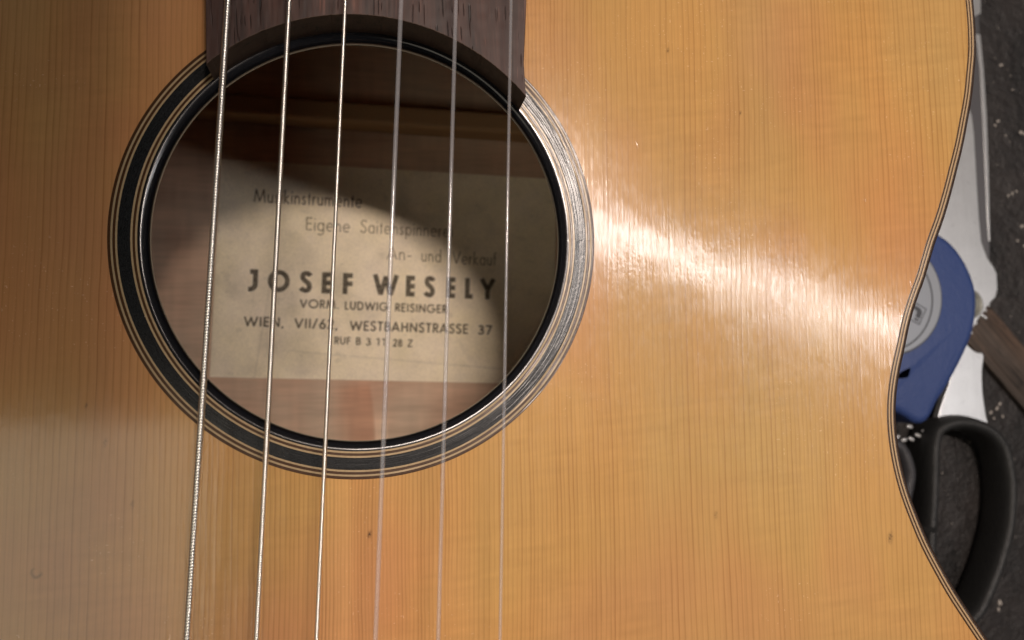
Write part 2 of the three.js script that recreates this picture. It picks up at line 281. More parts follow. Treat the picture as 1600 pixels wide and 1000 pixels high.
{ // paper label glued to the back, seen through the hole
  const S = 16, W = 104, H = 66, c = document.createElement('canvas'); c.width = W * S; c.height = H * S; const k = c.getContext('2d');
  k.fillStyle = '#f5e6c9'; k.fillRect(0, 0, c.width, c.height);
  const X = (u) => (u + 44.8) * S, Y = (v) => (v + 39.2) * S;
  // geometric letters drawn stroke by stroke; cap height 1, baseline 0, y up. A glyph is [width, strokes]; a stroke is a list of points or ['o', cx, cy, rx, ry, from, to]
  const P1 = Math.PI, G = {
    J: [0.34, [[0.24, 1], [0.24, 0.25], [0.16, 0.04], [0, 0.03]]], O: [0.98, ['o', 0.49, 0.5, 0.44, 0.46, 0, 7]], S: [0.5, [[0.46, 0.84], [0.36, 0.96], [0.2, 0.96], [0.07, 0.84], [0.09, 0.66], [0.4, 0.42], [0.45, 0.22], [0.34, 0.05], [0.16, 0.04], [0.02, 0.2]]],
    E: [0.46, [[0.46, 0.95], [0.07, 0.95], [0.07, 0.05], [0.46, 0.05]], [[0.07, 0.52], [0.43, 0.52]]], F: [0.44, [[0.44, 0.95], [0.07, 0.95], [0.07, 0]], [[0.07, 0.52], [0.4, 0.52]]], L: [0.4, [[0.07, 1], [0.07, 0.05], [0.4, 0.05]]],
    W: [1.1, [[0.02, 1], [0.29, 0.05], [0.55, 0.9], [0.81, 0.05], [1.08, 1]]], Y: [0.66, [[0.02, 1], [0.33, 0.5], [0.64, 1]], [[0.33, 0.5], [0.33, 0]]], V: [0.7, [[0.02, 1], [0.35, 0.04], [0.68, 1]]], A: [0.72, [[0.02, 0], [0.36, 0.97], [0.7, 0]], [[0.16, 0.3], [0.56, 0.3]]],
    R: [0.5, [[0.07, 0], [0.07, 0.95], [0.28, 0.95], [0.43, 0.84], [0.43, 0.6], [0.28, 0.49], [0.07, 0.49]], [[0.24, 0.49], [0.48, 0]]], B: [0.5, [[0.07, 0.05], [0.07, 0.95], [0.28, 0.95], [0.4, 0.86], [0.4, 0.63], [0.28, 0.54], [0.07, 0.54]], [[0.28, 0.54], [0.45, 0.42], [0.45, 0.16], [0.3, 0.05], [0.07, 0.05]]],
    M: [0.92, [[0.05, 0], [0.17, 0.95], [0.46, 0.1], [0.75, 0.95], [0.87, 0]]], N: [0.7, [[0.07, 0], [0.07, 0.93], [0.63, 0.07], [0.63, 1]]], I: [0.16, [[0.08, 0], [0.08, 1]]], U: [0.62, [[0.07, 1], [0.07, 0.32], [0.17, 0.1], [0.31, 0.04], [0.45, 0.1], [0.55, 0.32], [0.55, 1]]], H: [0.64, [[0.07, 0], [0.07, 1]], [[0.57, 0], [0.57, 1]], [[0.07, 0.52], [0.57, 0.52]]],
    D: [0.7, [[0.07, 0.05], [0.07, 0.95], [0.3, 0.95], [0.53, 0.83], [0.63, 0.5], [0.53, 0.17], [0.3, 0.05], [0.06, 0.05]]], G: [0.92, ['o', 0.47, 0.5, 0.42, 0.46, 0.75, 6.25], [[0.9, 0.48], [0.52, 0.48]]], T: [0.5, [[0, 0.95], [0.5, 0.95]], [[0.25, 0.95], [0.25, 0]]], Z: [0.52, [[0.02, 0.95], [0.46, 0.95], [0.04, 0.05], [0.5, 0.05]]],
    1: [0.3, [[0.02, 0.85], [0.2, 0.97], [0.2, 0]]], 2: [0.5, [[0.05, 0.75], [0.13, 0.93], [0.34, 0.95], [0.44, 0.76], [0.37, 0.52], [0.05, 0.05], [0.48, 0.05]]], 3: [0.48, [[0.06, 0.82], [0.2, 0.95], [0.38, 0.88], [0.4, 0.66], [0.22, 0.53], [0.42, 0.42], [0.44, 0.16], [0.22, 0.04], [0.03, 0.18]]], 6: [0.54, [[0.38, 1], [0.12, 0.5]], ['o', 0.27, 0.29, 0.21, 0.25, 0, 7]], 7: [0.5, [[0.02, 0.95], [0.46, 0.95], [0.16, 0]]], 8: [0.5, ['o', 0.25, 0.74, 0.17, 0.2, 0, 7], ['o', 0.25, 0.28, 0.21, 0.24, 0, 7]],
    ',': [0.16, [[0.1, 0.08], [0.04, -0.16]]], '.': [0.16, [[0.08, 0.12], [0.08, 0]]], '/': [0.4, [[0.02, -0.05], [0.36, 1.05]]], '-': [0.34, [[0.02, 0.33], [0.32, 0.33]]],
    u: [0.44, [[0.05, 0.62], [0.05, 0.2], [0.13, 0.04], [0.28, 0.04], [0.38, 0.2], [0.38, 0.62]], [[0.38, 0.2], [0.38, 0]]], s: [0.32, [[0.28, 0.52], [0.18, 0.6], [0.06, 0.52], [0.1, 0.37], [0.27, 0.24], [0.26, 0.07], [0.12, 0.03], [0.02, 0.13]]], i: [0.12, [[0.06, 0.62], [0.06, 0]], [[0.06, 0.92], [0.06, 0.82]]], k: [0.42, [[0.05, 1.04], [0.05, 0]], [[0.37, 0.62], [0.06, 0.33], [0.4, 0]]],
    n: [0.44, [[0.05, 0], [0.05, 0.62]], [[0.05, 0.4], [0.13, 0.58], [0.28, 0.59], [0.38, 0.42], [0.38, 0]]], t: [0.24, [[0.12, 0.86], [0.12, 0]], [[0, 0.6], [0.24, 0.6]]], r: [0.27, [[0.05, 0], [0.05, 0.62]], [[0.05, 0.4], [0.13, 0.58], [0.26, 0.58]]], m: [0.72, [[0.05, 0], [0.05, 0.62]], [[0.05, 0.42], [0.13, 0.58], [0.26, 0.58], [0.35, 0.42], [0.35, 0]], [[0.35, 0.42], [0.43, 0.58], [0.57, 0.58], [0.66, 0.42], [0.66, 0]]],
    e: [0.5, [[0.04, 0.32], [0.46, 0.32]], ['o', 0.25, 0.31, 0.21, 0.29, 0, 5.55]], g: [0.5, ['o', 0.24, 0.31, 0.2, 0.29, 0, 7], [[0.44, 0.62], [0.44, -0.1], [0.36, -0.27], [0.16, -0.29], [0.06, -0.2]]], a: [0.5, ['o', 0.24, 0.31, 0.2, 0.29, 0, 7], [[0.44, 0.62], [0.44, 0]]], p: [0.5, ['o', 0.26, 0.31, 0.2, 0.29, 0, 7], [[0.06, 0.62], [0.06, -0.32]]], d: [0.5, ['o', 0.24, 0.31, 0.2, 0.29, 0, 7], [[0.44, 1.04], [0.44, 0]]], f: [0.26, [[0.26, 1], [0.15, 1], [0.1, 0.88], [0.1, 0]], [[0, 0.6], [0.24, 0.6]]],
  };
  const word = (text, u0, u1, v, cap, bold, ink) => {
    const gap = bold ? 0.17 : 0.13, w = [...text].reduce((n, c) => n + G[c][0] + gap, -gap), sx = (u1 - u0) / w * S, sy = cap * S;
    k.strokeStyle = ink; k.lineWidth = cap * S * (bold ? 0.19 : 0.085); k.lineCap = 'butt'; k.lineJoin = 'round';
    let at = X(u0); const y0 = Y(v);
    for (const c of text) {
      for (const g of G[c].slice(1)) { k.beginPath(); if (g[0] === 'o') { const [, cx, cy, rx, ry, f, t] = g; for (let q = 0; q <= 40; q++) { const an = f + (t - f) * q / 40; k.lineTo(at + (cx + rx * Math.cos(an)) * sx, y0 - (cy - ry * Math.sin(-an)) * sy); } } else g.forEach(([gx, gy]) => k.lineTo(at + gx * sx, y0 - gy * sy)); k.stroke(); }
      at += (G[c][0] + gap) * sx;
    }
  };
  const faint = '#7d705a', light = '#4d3b28', dark = '#544d40';
  word('Musikinstrumente', -34.6, -2.2, -26.5, 4.2, false, light);
  word('Eigene', -18.9, -5.6, -18.6, 4.1, false, faint); word('Saitenspinnerei', -2.4, 26.2, -18.6, 4.1, false, faint);
  word('An-', 6.0, 13.6, -10.7, 4.0, false, faint); word('und', 16.6, 22.8, -10.5, 4.0, false, faint); word('Verkauf', 26.3, 40.2, -10.2, 4.0, false, faint);
  const P = (s, n) => -34.9 + (n - 135) / 14.68;
  word('VORM.', P(0, 360), P(0, 528), 5.2, 2.5, true, dark); word('LUDWIG', P(0, 556), P(0, 746), 5.3, 2.5, true, dark); word('REISINGER', P(0, 780), P(0, 1014), 5.4, 2.5, true, dark);
  word('WIEN,', P(0, 124), P(0, 292), 11.3, 2.85, true, dark); word('VII/62,', P(0, 340), P(0, 526), 11.4, 2.85, true, dark); word('WESTBAHNSTRASSE', P(0, 582), P(0, 1112), 11.6, 2.85, true, dark); word('37', P(0, 1160), P(0, 1222), 11.7, 2.85, true, dark);
  word('RUF', P(0, 516), P(0, 586), 16.0, 2.2, true, dark); word('B', P(0, 610), P(0, 630), 16.0, 2.2, true, dark); word('3', P(0, 655), P(0, 675), 16.1, 2.2, true, dark); word('11', P(0, 700), P(0, 742), 16.1, 2.2, true, dark); word('28', P(0, 776), P(0, 815), 16.2, 2.2, true, dark); word('Z', P(0, 841), P(0, 862), 16.2, 2.2, true, dark);
  k.strokeStyle = dark; k.lineWidth = 1.45 * S; k.lineCap = 'butt'; k.lineJoin = 'miter'; k.miterLimit = 3;
  const b = 0.6, t = -5.9, lw = 0.72;                                 // the big line, drawn stroke by stroke
  const st = (pts) => { k.beginPath(); pts.forEach(([u, v], i) => i ? k.lineTo(X(u), Y(v)) : k.moveTo(X(u), Y(v))); k.stroke(); };
  const E_ = (u0, u1, f) => { st([[u0 + lw, t], [u0 + lw, b]]); for (const v of f ? [t + lw, (t + b) / 2] : [t + lw, (t + b) / 2, b - lw]) st([[u0, v], [u1, v]]); };
  const S_ = (u0, u1) => { const m = (u0 + u1) / 2, r = (u1 - u0) / 2 - lw * 0.8, h = (b - t) / 4 - lw * 0.42; k.beginPath(); k.moveTo(X(u1 - 0.3), Y(t + 1.3)); k.bezierCurveTo(X(m + r * 0.6), Y(t + 0.25), X(m - r * 1.3), Y(t + 0.3), X(m - r), Y(t + 1.9)); k.bezierCurveTo(X(m - r * 0.8), Y(t + 3.1), X(m + r), Y(t + 3.0), X(m + r), Y(b - 1.9)); k.bezierCurveTo(X(m + r), Y(b - 0.3), X(m - r * 0.6), Y(b - 0.3), X(u0 + 0.1), Y(b - 1.4)); k.stroke(); };
  k.beginPath(); k.moveTo(X(-34.6), Y(t + lw)); k.lineTo(X(-33.0), Y(t + lw)); k.moveTo(X(-33.0), Y(t)); k.lineTo(X(-33.0), Y(b - 1.7)); k.quadraticCurveTo(X(-33.1), Y(b - 0.5), X(-35), Y(b - 0.4)); k.stroke();
  k.beginPath(); k.ellipse(X(-26.15), Y((t + b) / 2), 2.5 * S, 2.65 * S, 0, 0, 7); k.stroke();
  S_(-19.7, -16.5); E_(-13.4, -10.4); E_(-7.1, -4.2, true);
  st([[2.6, t], [4.4, b - 0.3], [5.9, t + 0.6], [7.4, b - 0.3], [9.2, t]]); E_(12.1, 14.8); S_(18, 20.9); E_(24.7, 27.4);
  st([[31.2, t], [31.2, b]]); st([[30.5, b - lw], [32.9, b - lw]]); st([[37.6, t + 3.3], [37.6, b]]); st([[35.7, t], [37.6, t + 3.5], [39.5, t]]);
  const px = k.getImageData(0, 0, c.width, c.height), d = px.data, rr = rng(3);
  for (let j = 0; j < c.height; j++) for (let i = 0; i < c.width; i++) {
    const q = 4 * (j * c.width + i), n = 1 + 0.05 * fbm(i / 90, j / 90, 501) + 0.035 * (rr() - 0.5) + 0.04 * noise(i / 5, j / 5, 503) - 0.07 * (Math.exp(-(((j - 900 - 0.06 * i) / 5) ** 2)) * smooth(300, 500, i) + Math.exp(-(((i - 330 + 0.12 * j) / 4) ** 2)) * smooth(500, 760, j)) - 0.10 * smooth(0.15, 0.5, fbm(i / 300, j / 300, 537)) - 0.05 * smooth(0.35, 0.6, fbm(i / 60, j / 40, 507));
    const lum = d[q] / 246; if (lum < 0.9) { const wear = clamp(0.10 + 0.22 * noise(i / 7, j / 7, 541) + 0.25 * noise(i / 2.2, j / 2.2, 543), 0, 0.5); d[q] += (236 - d[q]) * wear; d[q + 1] += (218 - d[q + 1]) * wear; d[q + 2] += (192 - d[q + 2]) * wear; }
    d[q] *= n; d[q + 1] *= n; d[q + 2] *= n * (1 - 0.04 * fbm(i / 150, j / 150, 509));
  }
  k.putImageData(px, 0, 0);
  const tex = new THREE.CanvasTexture(c); tex.colorSpace = THREE.SRGBColorSpace; tex.magFilter = THREE.LinearFilter;
  const g = new THREE.PlaneGeometry(W, H, 46, 33), p = g.attributes.position;
  g.rotateX(-Math.PI / 2); for (let i = 0; i < p.count; i++) p.setY(i, 0.14 + 0.10 * Math.max(0, noise(p.getX(i) / 7, p.getZ(i) / 9, 521)));   // slightly cockled
  g.computeVertexNormals(); g.translate(-44.8 + W / 2, 0, -39.2 + H / 2); g.rotateY(-0.033); g.translate(0, -94, 0);
  part('paper_label', scaled(g), std({ map: tex, roughness: 0.85 }), guitar, 'printed cream paper label seen through the sound hole');
}
{ // fingerboard with the hollow end that follows the hole
  const pts = [[-28.4, -230], [-29.0, -47], [-28.6, -30.6]]; const a0 = Math.atan2(-30.6, -28.6), a1 = Math.atan2(-26.9, 31.9);
  const rj = rng(77), n = 130;
  for (let i = 1; i <= n; i++) { const a = a0 + (a1 - a0) * i / n, r = 41.95 + (rj() < 0.25 ? 0.10 * rj() : 0.02 * rj()); pts.push([r * Math.cos(a), r * Math.sin(a)]); }
  pts.push([31.75, -34], [32.5, -47], [31.6, -230]);
  const g = slab(pts, -0.1, 8.5, [], 0.14), u = planarUV(g, 0, 0, 40, 80), N = u.attributes.normal, Q = u.attributes.position, W = u.attributes.uv;
  for (let i = 0; i < N.count; i++) if (Math.abs(N.getY(i)) < 0.3) W.setXY(i, (Q.getX(i) * 0.8 + Q.getZ(i)) / 24, Q.getY(i) / 24);
  part('fingerboard', scaled(u), [rosewood, endGrain], guitar, 'dark rosewood fingerboard end with hollowed edge');
  for (const z of [-64, -80.5, -98, -116.5, -136, -157, -179, -202]) { const f = new THREE.CylinderGeometry(1.1, 1.1, 59, 10, 1); f.rotateZ(Math.PI / 2); f.scale(1, 0.8, 1); f.translate(1.6, 8.6, z); part('fret', scaled(f), null, guitar); }
  const nk = new RoundedBoxGeometry(56, 18, 76, 3, 6); nk.translate(1, -9.6, -194); part('neck', scaled(nk), sideWood, guitar);
}
// strings: three wound ones and three of clear nylon
const windMetal = std({ color: new THREE.Color().setRGB(0.97, 0.93, 0.85), metalness: 1, roughness: 0.31 });
const fretMetal = std({ color: new THREE.Color().setRGB(0.75, 0.70, 0.6), metalness: 1, roughness: 0.3 });
guitar.children.filter((o) => o.name.startsWith('fret')).forEach((o) => { o.material = fretMetal; });
const nylon = phys({ color: new THREE.Color().setRGB(0.93, 0.93, 0.95), transmission: 0.89, thickness: 0, ior: 1.5, roughness: 0.12 });
function stringTube(a, b, r, pitch) {                               // a wound string is a helix of wire round a core
  const A = new THREE.Vector3(...a), B = new THREE.Vector3(...b), L = A.distanceTo(B), rad = 12, stations = [];
  if (pitch) { const s0 = L * (a[2] + 62) / (a[2] - b[2]), s1 = L * (a[2] - 98) / (a[2] - b[2]); stations.push(0); for (let s = s0; s < s1; s += pitch / 7) stations.push(s); stations.push(L); } else for (let i = 0; i <= 40; i++) stations.push(L * i / 40);
  const dir = B.clone().sub(A).normalize(), n1 = new THREE.Vector3(0, 1, 0).addScaledVector(dir, -dir.y).normalize(), n2 = dir.clone().cross(n1);
  const pos = [], nor = [], idx = [];
  for (const s of stations) for (let k = 0; k <= rad; k++) {
    const t = 2 * Math.PI * k / rad, ph = pitch ? s / pitch + k / rad : 0, f = ph - Math.floor(ph) - 0.5;
    const rr = pitch ? r - pitch * 0.5 + Math.sqrt(Math.max(0, (pitch * 0.52) ** 2 - (f * pitch) ** 2)) : r;
    const o = n1.clone().multiplyScalar(Math.cos(t)).addScaledVector(n2, Math.sin(t)), p = A.clone().addScaledVector(dir, s).addScaledVector(o, rr);
    pos.push(p.x, p.y, p.z); const w = o.addScaledVector(dir, pitch ? 0.95 * f : 0).normalize(); nor.push(w.x, w.y, w.z);
  }
  const w = rad + 1; for (let i = 0; i < stations.length - 1; i++) for (let k = 0; k < rad; k++) { const p = i * w + k; idx.push(p, p + 1, p + w, p + 1, p + w + 1, p + w); }
  const g = new THREE.BufferGeometry(); g.setAttribute('position', new THREE.Float32BufferAttribute(pos, 3)); g.setAttribute('normal', new THREE.Float32BufferAttribute(nor, 3)); g.setIndex(idx); return scaled(g);
}
const STR = [[-23.8, -29.0, 0.60, 0.52, 'thick wound bass string, leftmost of the six'], [-13.0, -17.6, 0.47, 0.40, 'medium wound string, second from the left'], [-2.9, -7.5, 0.36, 0.27, 'thin wound string, third from the left'], [7.4, 2.6, 0.44, 0, 'thick clear nylon string, third from the right'], [17.7, 13.6, 0.39, 0, 'clear nylon string, second from the right'], [28.3, 24.7, 0.32, 0, 'thinnest clear nylon string, rightmost of the six']];
for (const [x0, x1, r, pitch, label] of STR) {
  const at = (z) => x0 + (x1 - x0) * (z + 42.2) / 116.2;
  part('string', stringTube([at(-225), 14.5, -225], [at(186), 14.5, 186], r, pitch), pitch ? windMetal : nylon, guitar, label);
}
{ // bridge, below the picture
  const b = new RoundedBoxGeometry(182, 8, 30, 3, 2.5); b.translate(-2, 4.05, 198); part('bridge', scaled(b), rosewood, guitar);
  const s = new RoundedBoxGeometry(78, 7, 3, 2, 0.8); s.translate(-2, 10.4, 186); part('saddle', scaled(s), creamEdge, guitar);
}

// ---------------------------------------------------------------- bench and what lies on it
const BENCH = -98;
{
  const col = dataMap(1024, 1024, (i, j) => {
    const x = i / 1024 * 200, z = j / 1024 * 200, n = fbm(x / 18, z / 18, 601), f = fbm(x / 1.6, z / 1.6, 603), g = noise(x / 0.35, z / 0.35, 607);
    const v = Math.max(0.2, 1 + 0.9 * n + 0.55 * f + 0.35 * g), sp = smooth(0.78, 0.9, noise(x / 0.55, z / 0.55, 611)) * smooth(-0.05, 0.4, noise(x / 11, z / 11, 613));
    return [0.016 * v + 0.09 * sp, 0.0132 * v + 0.085 * sp, 0.0122 * v + 0.08 * sp];
  }, true);
  const rel = heightMap(1024, 1024, (i, j) => { const x = i / 1024 * 200, z = j / 1024 * 200; return 0.25 * fbm(x / 2.2, z / 2.2, 621) + 0.1 * noise(x / 0.5, z / 0.5, 623) + 0.5 * fbm(x / 12, z / 12, 627); });
  const g = new THREE.BoxGeometry(1600, 30, 1100); g.translate(60, BENCH - 15, 40); planarUV(g, 0, 0, 200, 200);
  const m = part('workbench', scaled(g), std({ map: col, bumpMap: rel, bumpScale: MM, roughness: 0.62 }), scene); m.userData = { kind: 'structure', label: 'dark gritty bench top under the guitar and tools' };
}
{ // crumbs of plaster and wood scattered over the bench
  const r = rng(901), bits = [], chip = (x, z, s, el, a) => { const g = new THREE.IcosahedronGeometry(s, 0); const p = g.attributes.position; for (let i = 0; i < p.count; i++) { const h = 0.7 + 0.5 * hash(Math.round(p.getX(i) * 900 + 7 * x), Math.round((p.getY(i) + p.getZ(i) * 2) * 900), 9); p.setXYZ(i, p.getX(i) * h * el, p.getY(i) * h * 0.55, p.getZ(i) * h); } g.rotateY(a); g.translate(x, BENCH + s * 0.3, z); g.computeVertexNormals(); bits.push(g); };
  for (const [x, z, s] of [[227.5, -85, 0.55], [233.5, -60.1, 0.7], [235.2, -59.6, 0.6], [236.4, -59, 0.4], [227.4, -58.7, 0.35], [234.6, -45, 0.6], [228.5, -37.5, 0.5], [226.8, -36.7, 0.4], [230.2, -38.4, 0.4], [231.5, -25.8, 0.6], [232.2, -18.5, 0.5], [224.6, -64, 0.5], [223.4, -62.5, 0.4], [229.4, -20.4, 0.35], [213.3, 105, 0.8], [212.8, 107.2, 0.5], [214.5, 40.4, 0.5], [217, 39, 0.6], [215.6, 42.4, 0.4], [219, 41.8, 0.4], [218.2, 37.4, 0.5]]) chip(x, z, s, 1.5, r() * 3);
  for (let i = 0; i < 280; i++) chip(135 + r() * 115, -112 + r() * 230, 0.08 + 0.22 * r() * r(), 1 + r(), r() * 3);
  const g = mergeGeometries(bits.map((b) => b.index ? b.toNonIndexed() : b)); const m = part('crumbs', scaled(g), std({ color: new THREE.Color().setRGB(0.42, 0.38, 0.34), roughness: 0.8, flatShading: true }), scene);
  m.userData = { kind: 'stuff', label: 'pale crumbs scattered on the dark bench beside the guitar', category: 'debris' };
}
{ // tape measure
  const t = thing('tape_measure', 'blue tape measure with round grey disc tucked beside the guitar waist', 'tape measure', V(160, BENCH, 3));
  const o = ([x, z]) => [x - 160, z - 3];
  const body = spline([[180.2, -17.3], [184.1, -14.6], [187.9, -10], [190.7, -4.4], [192.1, 1.4], [191.6, 8.4], [189.9, 14.6], [187.5, 19.4], [183.9, 25.4], [179.5, 31.9], [176, 36.3], [173.7, 40.2], [171.6, 42.2], [168.5, 42.4], [164.8, 40.2], [158, 37], [146, 33], [136, 24], [131, 8], [134, -8], [143, -19], [156, -24.5], [170, -22.5]].map(o), 150, true);
  const blueTex = heightMap(512, 512, (i, j) => 0.03 * noise(i / 3, j / 3, 641) + 0.05 * fbm(i / 20, j / 20, 643));
  const blue = phys({ color: new THREE.Color().setRGB(0.034, 0.064, 0.200), roughness: 0.5, bumpMap: blueTex, bumpScale: MM });
  const slot = spline([[160.2, 27.5], [162.5, 24.7], [168.2, 23.0], [169.4, 24.8], [167.4, 29.9], [164.4, 30.6], [161, 30.4]].map(o), 40, true);
  const g = slab(body, 0, 26, [slot], 2.2);
  part('body', scaled(planarUV(toCreasedNormals(g, 0.6), 0, 0, 60, 60)), blue, t);
  const base = slab(spline(slot, 30, true), 2, 17); part('strap_slot', scaled(base), std({ color: new THREE.Color().setRGB(0.06, 0.055, 0.055), roughness: 0.6 }), t);
  const silver = std({ color: new THREE.Color().setRGB(0.32, 0.34, 0.37), roughness: 0.42, metalness: 0.35 }), dk = std({ color: new THREE.Color().setRGB(0.06, 0.065, 0.075), roughness: 0.5 });
  const c = [0.35, -0.46];
  part('rim', scaled(slab(circle(c[0], c[1], 18.95, 120), 25.7, 26.08)), dk, t);
  const disc = part('disc', scaled(slab(circle(c[0], c[1], 18.45, 120), 25.8, 26.6, [], 0.25)), silver, t, 'round silver grey disc with a dark ring');
  part('ring', scaled(slab(circle(-1.2, 0.2, 16.95, 120), 26.3, 26.66, [circle(-1.2, 0.2, 16.45, 120).reverse()])), dk, disc);
  // emblem: a bold hooked letter in a square frame, turned
  const em = new THREE.Shape([[-2.9, -2.9], [2.9, -2.9], [2.9, 2.9], [-2.9, 2.9]].map(([x, y]) => new THREE.Vector2(x, y))); em.holes.push(new THREE.Path([[-2.6, -2.6], [-2.6, 2.6], [2.6, 2.6], [2.6, -2.6]].map(([x, y]) => new THREE.Vector2(x, y))));
  const D = new THREE.Shape(); D.moveTo(-1.9, 2.0); D.lineTo(0.6, 2.0); D.quadraticCurveTo(2.1, 1.8, 2.1, 0.2); D.lineTo(2.1, -1.1); D.lineTo(0.5, -1.1); D.lineTo(0.5, 0.0); D.quadraticCurveTo(0.4, 0.75, -0.4, 0.8); D.lineTo(-1.9, 0.8); D.closePath();
  const B2 = new THREE.Shape([[0.5, -2.1], [2.1, -2.1], [2.1, -1.5], [0.5, -1.5]].map(([x, y]) => new THREE.Vector2(x, y)));
  const eg = mergeGeometries([em, D, B2].map((s) => new THREE.ExtrudeGeometry(s, { depth: 0.12, bevelEnabled: false }))); eg.rotateX(-Math.PI / 2); eg.rotateY(-0.5); eg.translate(9.4, 26.56, 5.0);
  part('emblem', scaled(eg), dk, disc);
  const mk = new THREE.BoxGeometry(1.2, 0.1, 0.35); mk.rotateY(-0.5); mk.translate(12.0, 26.62, -5.0); part('printed_mark', scaled(mk), dk, disc);
}
// tube along a closed loop with its own half-width and half-height at each point
function loopTube(points, y, hw, hh, n = 120, m = 18) {
  const c = new THREE.CatmullRomCurve3(points.map(([x, z]) => new THREE.Vector3(x, 0, z)), true, 'centripetal'), pos = [], idx = [], uv = [];
  for (let i = 0; i <= n; i++) {
    const u = (i % n) / n, p = c.getPoint(u), t = c.getTangent(u), w = typeof hw === 'function' ? hw(u) : hw;
    for (let k = 0; k <= m; k++) { const a = 2 * Math.PI * k / m, ca = Math.sign(Math.cos(a)) * Math.abs(Math.cos(a)) ** 0.85, sa = Math.sign(Math.sin(a)) * Math.abs(Math.sin(a)) ** 0.85; pos.push(p.x + t.z * w * ca, y + hh * sa, p.z - t.x * w * ca); uv.push(u * 12, k / m); }
  }
  for (let i = 0; i < n; i++) for (let k = 0; k < m; k++) { const p = i * (m + 1) + k; idx.push(p, p + 1, p + m + 1, p + 1, p + m + 2, p + m + 1); }
  const g = new THREE.BufferGeometry(); g.setAttribute('position', new THREE.Float32BufferAttribute(pos, 3)); g.setAttribute('uv', new THREE.Float32BufferAttribute(uv, 2)); g.setIndex(idx);
  return scaled(toCreasedNormals(g, 1.2));
}
{ // kitchen shears
  const t = thing('kitchen_shears', 'steel kitchen shears with black loop handles lying partly under the guitar', 'shears', V(201.6, BENCH + 2.4, 4));
  const o = ([x, z]) => [x - 203, z - 4], O = (p) => p.map(o);
  const brush = heightMap(512, 512, (i, j) => 0.006 * noise(i / 1.6, j / 60, 661) + 0.01 * fbm(i / 60, j / 60, 663));
  const steelMap = dataMap(512, 512, (i, j) => { const v = 0.82 + 0.05 * fbm(i / 40, j / 40, 671) + 0.02 * noise(i / 2, j / 40, 673) - 0.12 * smooth(0.7, 0.9, noise(i / 5, j / 5, 677)); return [v, v * 1.0, v * 0.99]; }, true);
  const steel = std({ map: steelMap, bumpMap: brush, bumpScale: MM, metalness: 0.85, roughness: 0.36 });
  const hollow = std({ color: new THREE.Color().setRGB(0.16, 0.155, 0.16), metalness: 0.9, roughness: 0.5 });
  const uvS = (g) => planarUV(g, 0, 0, 60, 60);
  const upper = [[203, -86], [206.5, -70], [208.6, -62.2], [209, -56], [208.9, -39.6], [208.9, -26], [209.2, -18.2], [211, -12.6], [213.4, -9.2], [214.3, -7], [214.2, -2], [213.4, 0.8], [211.4, 2.6], [209.6, 4.4], [208.2, 6.4], [206.6, 8], [204.4, 11], [201, 15], [196, 19], [188, 20], [189, 0], [194, -30], [199, -60]];
  const lower = [[213.2, -125], [216.4, -118], [217.0, -107], [216.2, -93.4], [216.7, -80], [216.7, -62.3], [216.1, -44.7], [215.3, -27.3], [214.9, -18.6], [214.4, -10], [210, -2], [200, -2], [202, -40], [207, -80], [210, -110]];
  const bl = part('blade', scaled(uvS(slab(O(lower), 1.2, 3.6, [], 0.2))), hollow, t, 'dull grey lower blade');
  part('ground_edge', scaled(uvS(slab(O([[216.25, -93.3], [216.75, -80], [216.75, -62.3], [216.15, -44.7], [215.35, -27.3], [215.0, -19], [214.4, -19], [214.35, -27.3], [214.75, -44.7], [215.1, -62.3], [215.25, -80], [214.6, -93.3]]), 3.3, 3.75, [], 0.1))), steel, bl);
  part('blade_tip', scaled(uvS(slab(O([[212, -127], [216.6, -118], [217.2, -107], [216.9, -101], [213, -99], [211.5, -110]]), 3.3, 3.9, [], 0.1))), steel, bl);
  part('blade', scaled(uvS(slab(O(upper), 4.2, 6.8, [], 0.25))), steel, t, 'bright upper blade with rounded shoulder');
  part('shank', scaled(uvS(slab(O(spline([[200, 16], [202.8, 18.3], [205.2, 19.9], [207.4, 20], [206.6, 26], [206.3, 33], [207, 41], [207.5, 44.5], [189, 44], [190, 39], [194, 30], [197, 22]], 60, true)), 3.9, 6.6, [], 0.25))), steel, t);
  const nutMat = std({ color: new THREE.Color().setRGB(0.25, 0.25, 0.22), metalness: 0.6, roughness: 0.5 });
  const nut = new THREE.LatheGeometry([[0, 0.5], [2.9, 0.5], [3.2, 0.3], [3.6, 0.3], [3.8, 1.0], [4.7, 1.0], [5.0, 0.7], [5.0, 0]].map(([x, y]) => new THREE.Vector2(x, y)), 48); nut.translate(-0.2, 6.8, -0.6); part('pivot_nut', scaled(nut), nutMat, t);
  for (const [x, z, a, l] of [[211.3, 3.2, 0.5, 2.2], [210.0, 4.9, 0.62, 2.4], [209.2, 7.0, 0.6, 4.2], [206.0, 8.8, 0.95, 3.2], [204.2, 11.4, 1.35, 4.4]]) { const g = new RoundedBoxGeometry(l, 2.0, 1.05, 2, 0.35); g.rotateY(-a); const [px, pz] = o([x, z]); g.translate(px, 4.2, pz); part('jaw_tooth', scaled(g), steel, t); }
  const rub = heightMap(256, 256, (i, j) => 0.05 * noise(i / 2.5, j / 2.5, 691) + 0.03 * noise(i / 9, j / 9, 693));
  const rubber = std({ color: new THREE.Color().setRGB(0.022, 0.0225, 0.0225), roughness: 0.48, bumpMap: rub, bumpScale: MM });
  const loopPts = O([[181.6, 76], [182.9, 66], [183.6, 58], [184.4, 50.6], [186.0, 45.9], [190, 43.6], [197.4, 43.2], [205.2, 46.2], [209.3, 51], [211.1, 58.8], [211.2, 66.7], [209.8, 76.2], [206.8, 85.3], [201.6, 96.1], [195.7, 104.9], [188, 108.5], [182.8, 103], [180.6, 90]]);
  part('handle', loopTube(loopPts, 5.4, 2.5, 7.2), rubber, t);
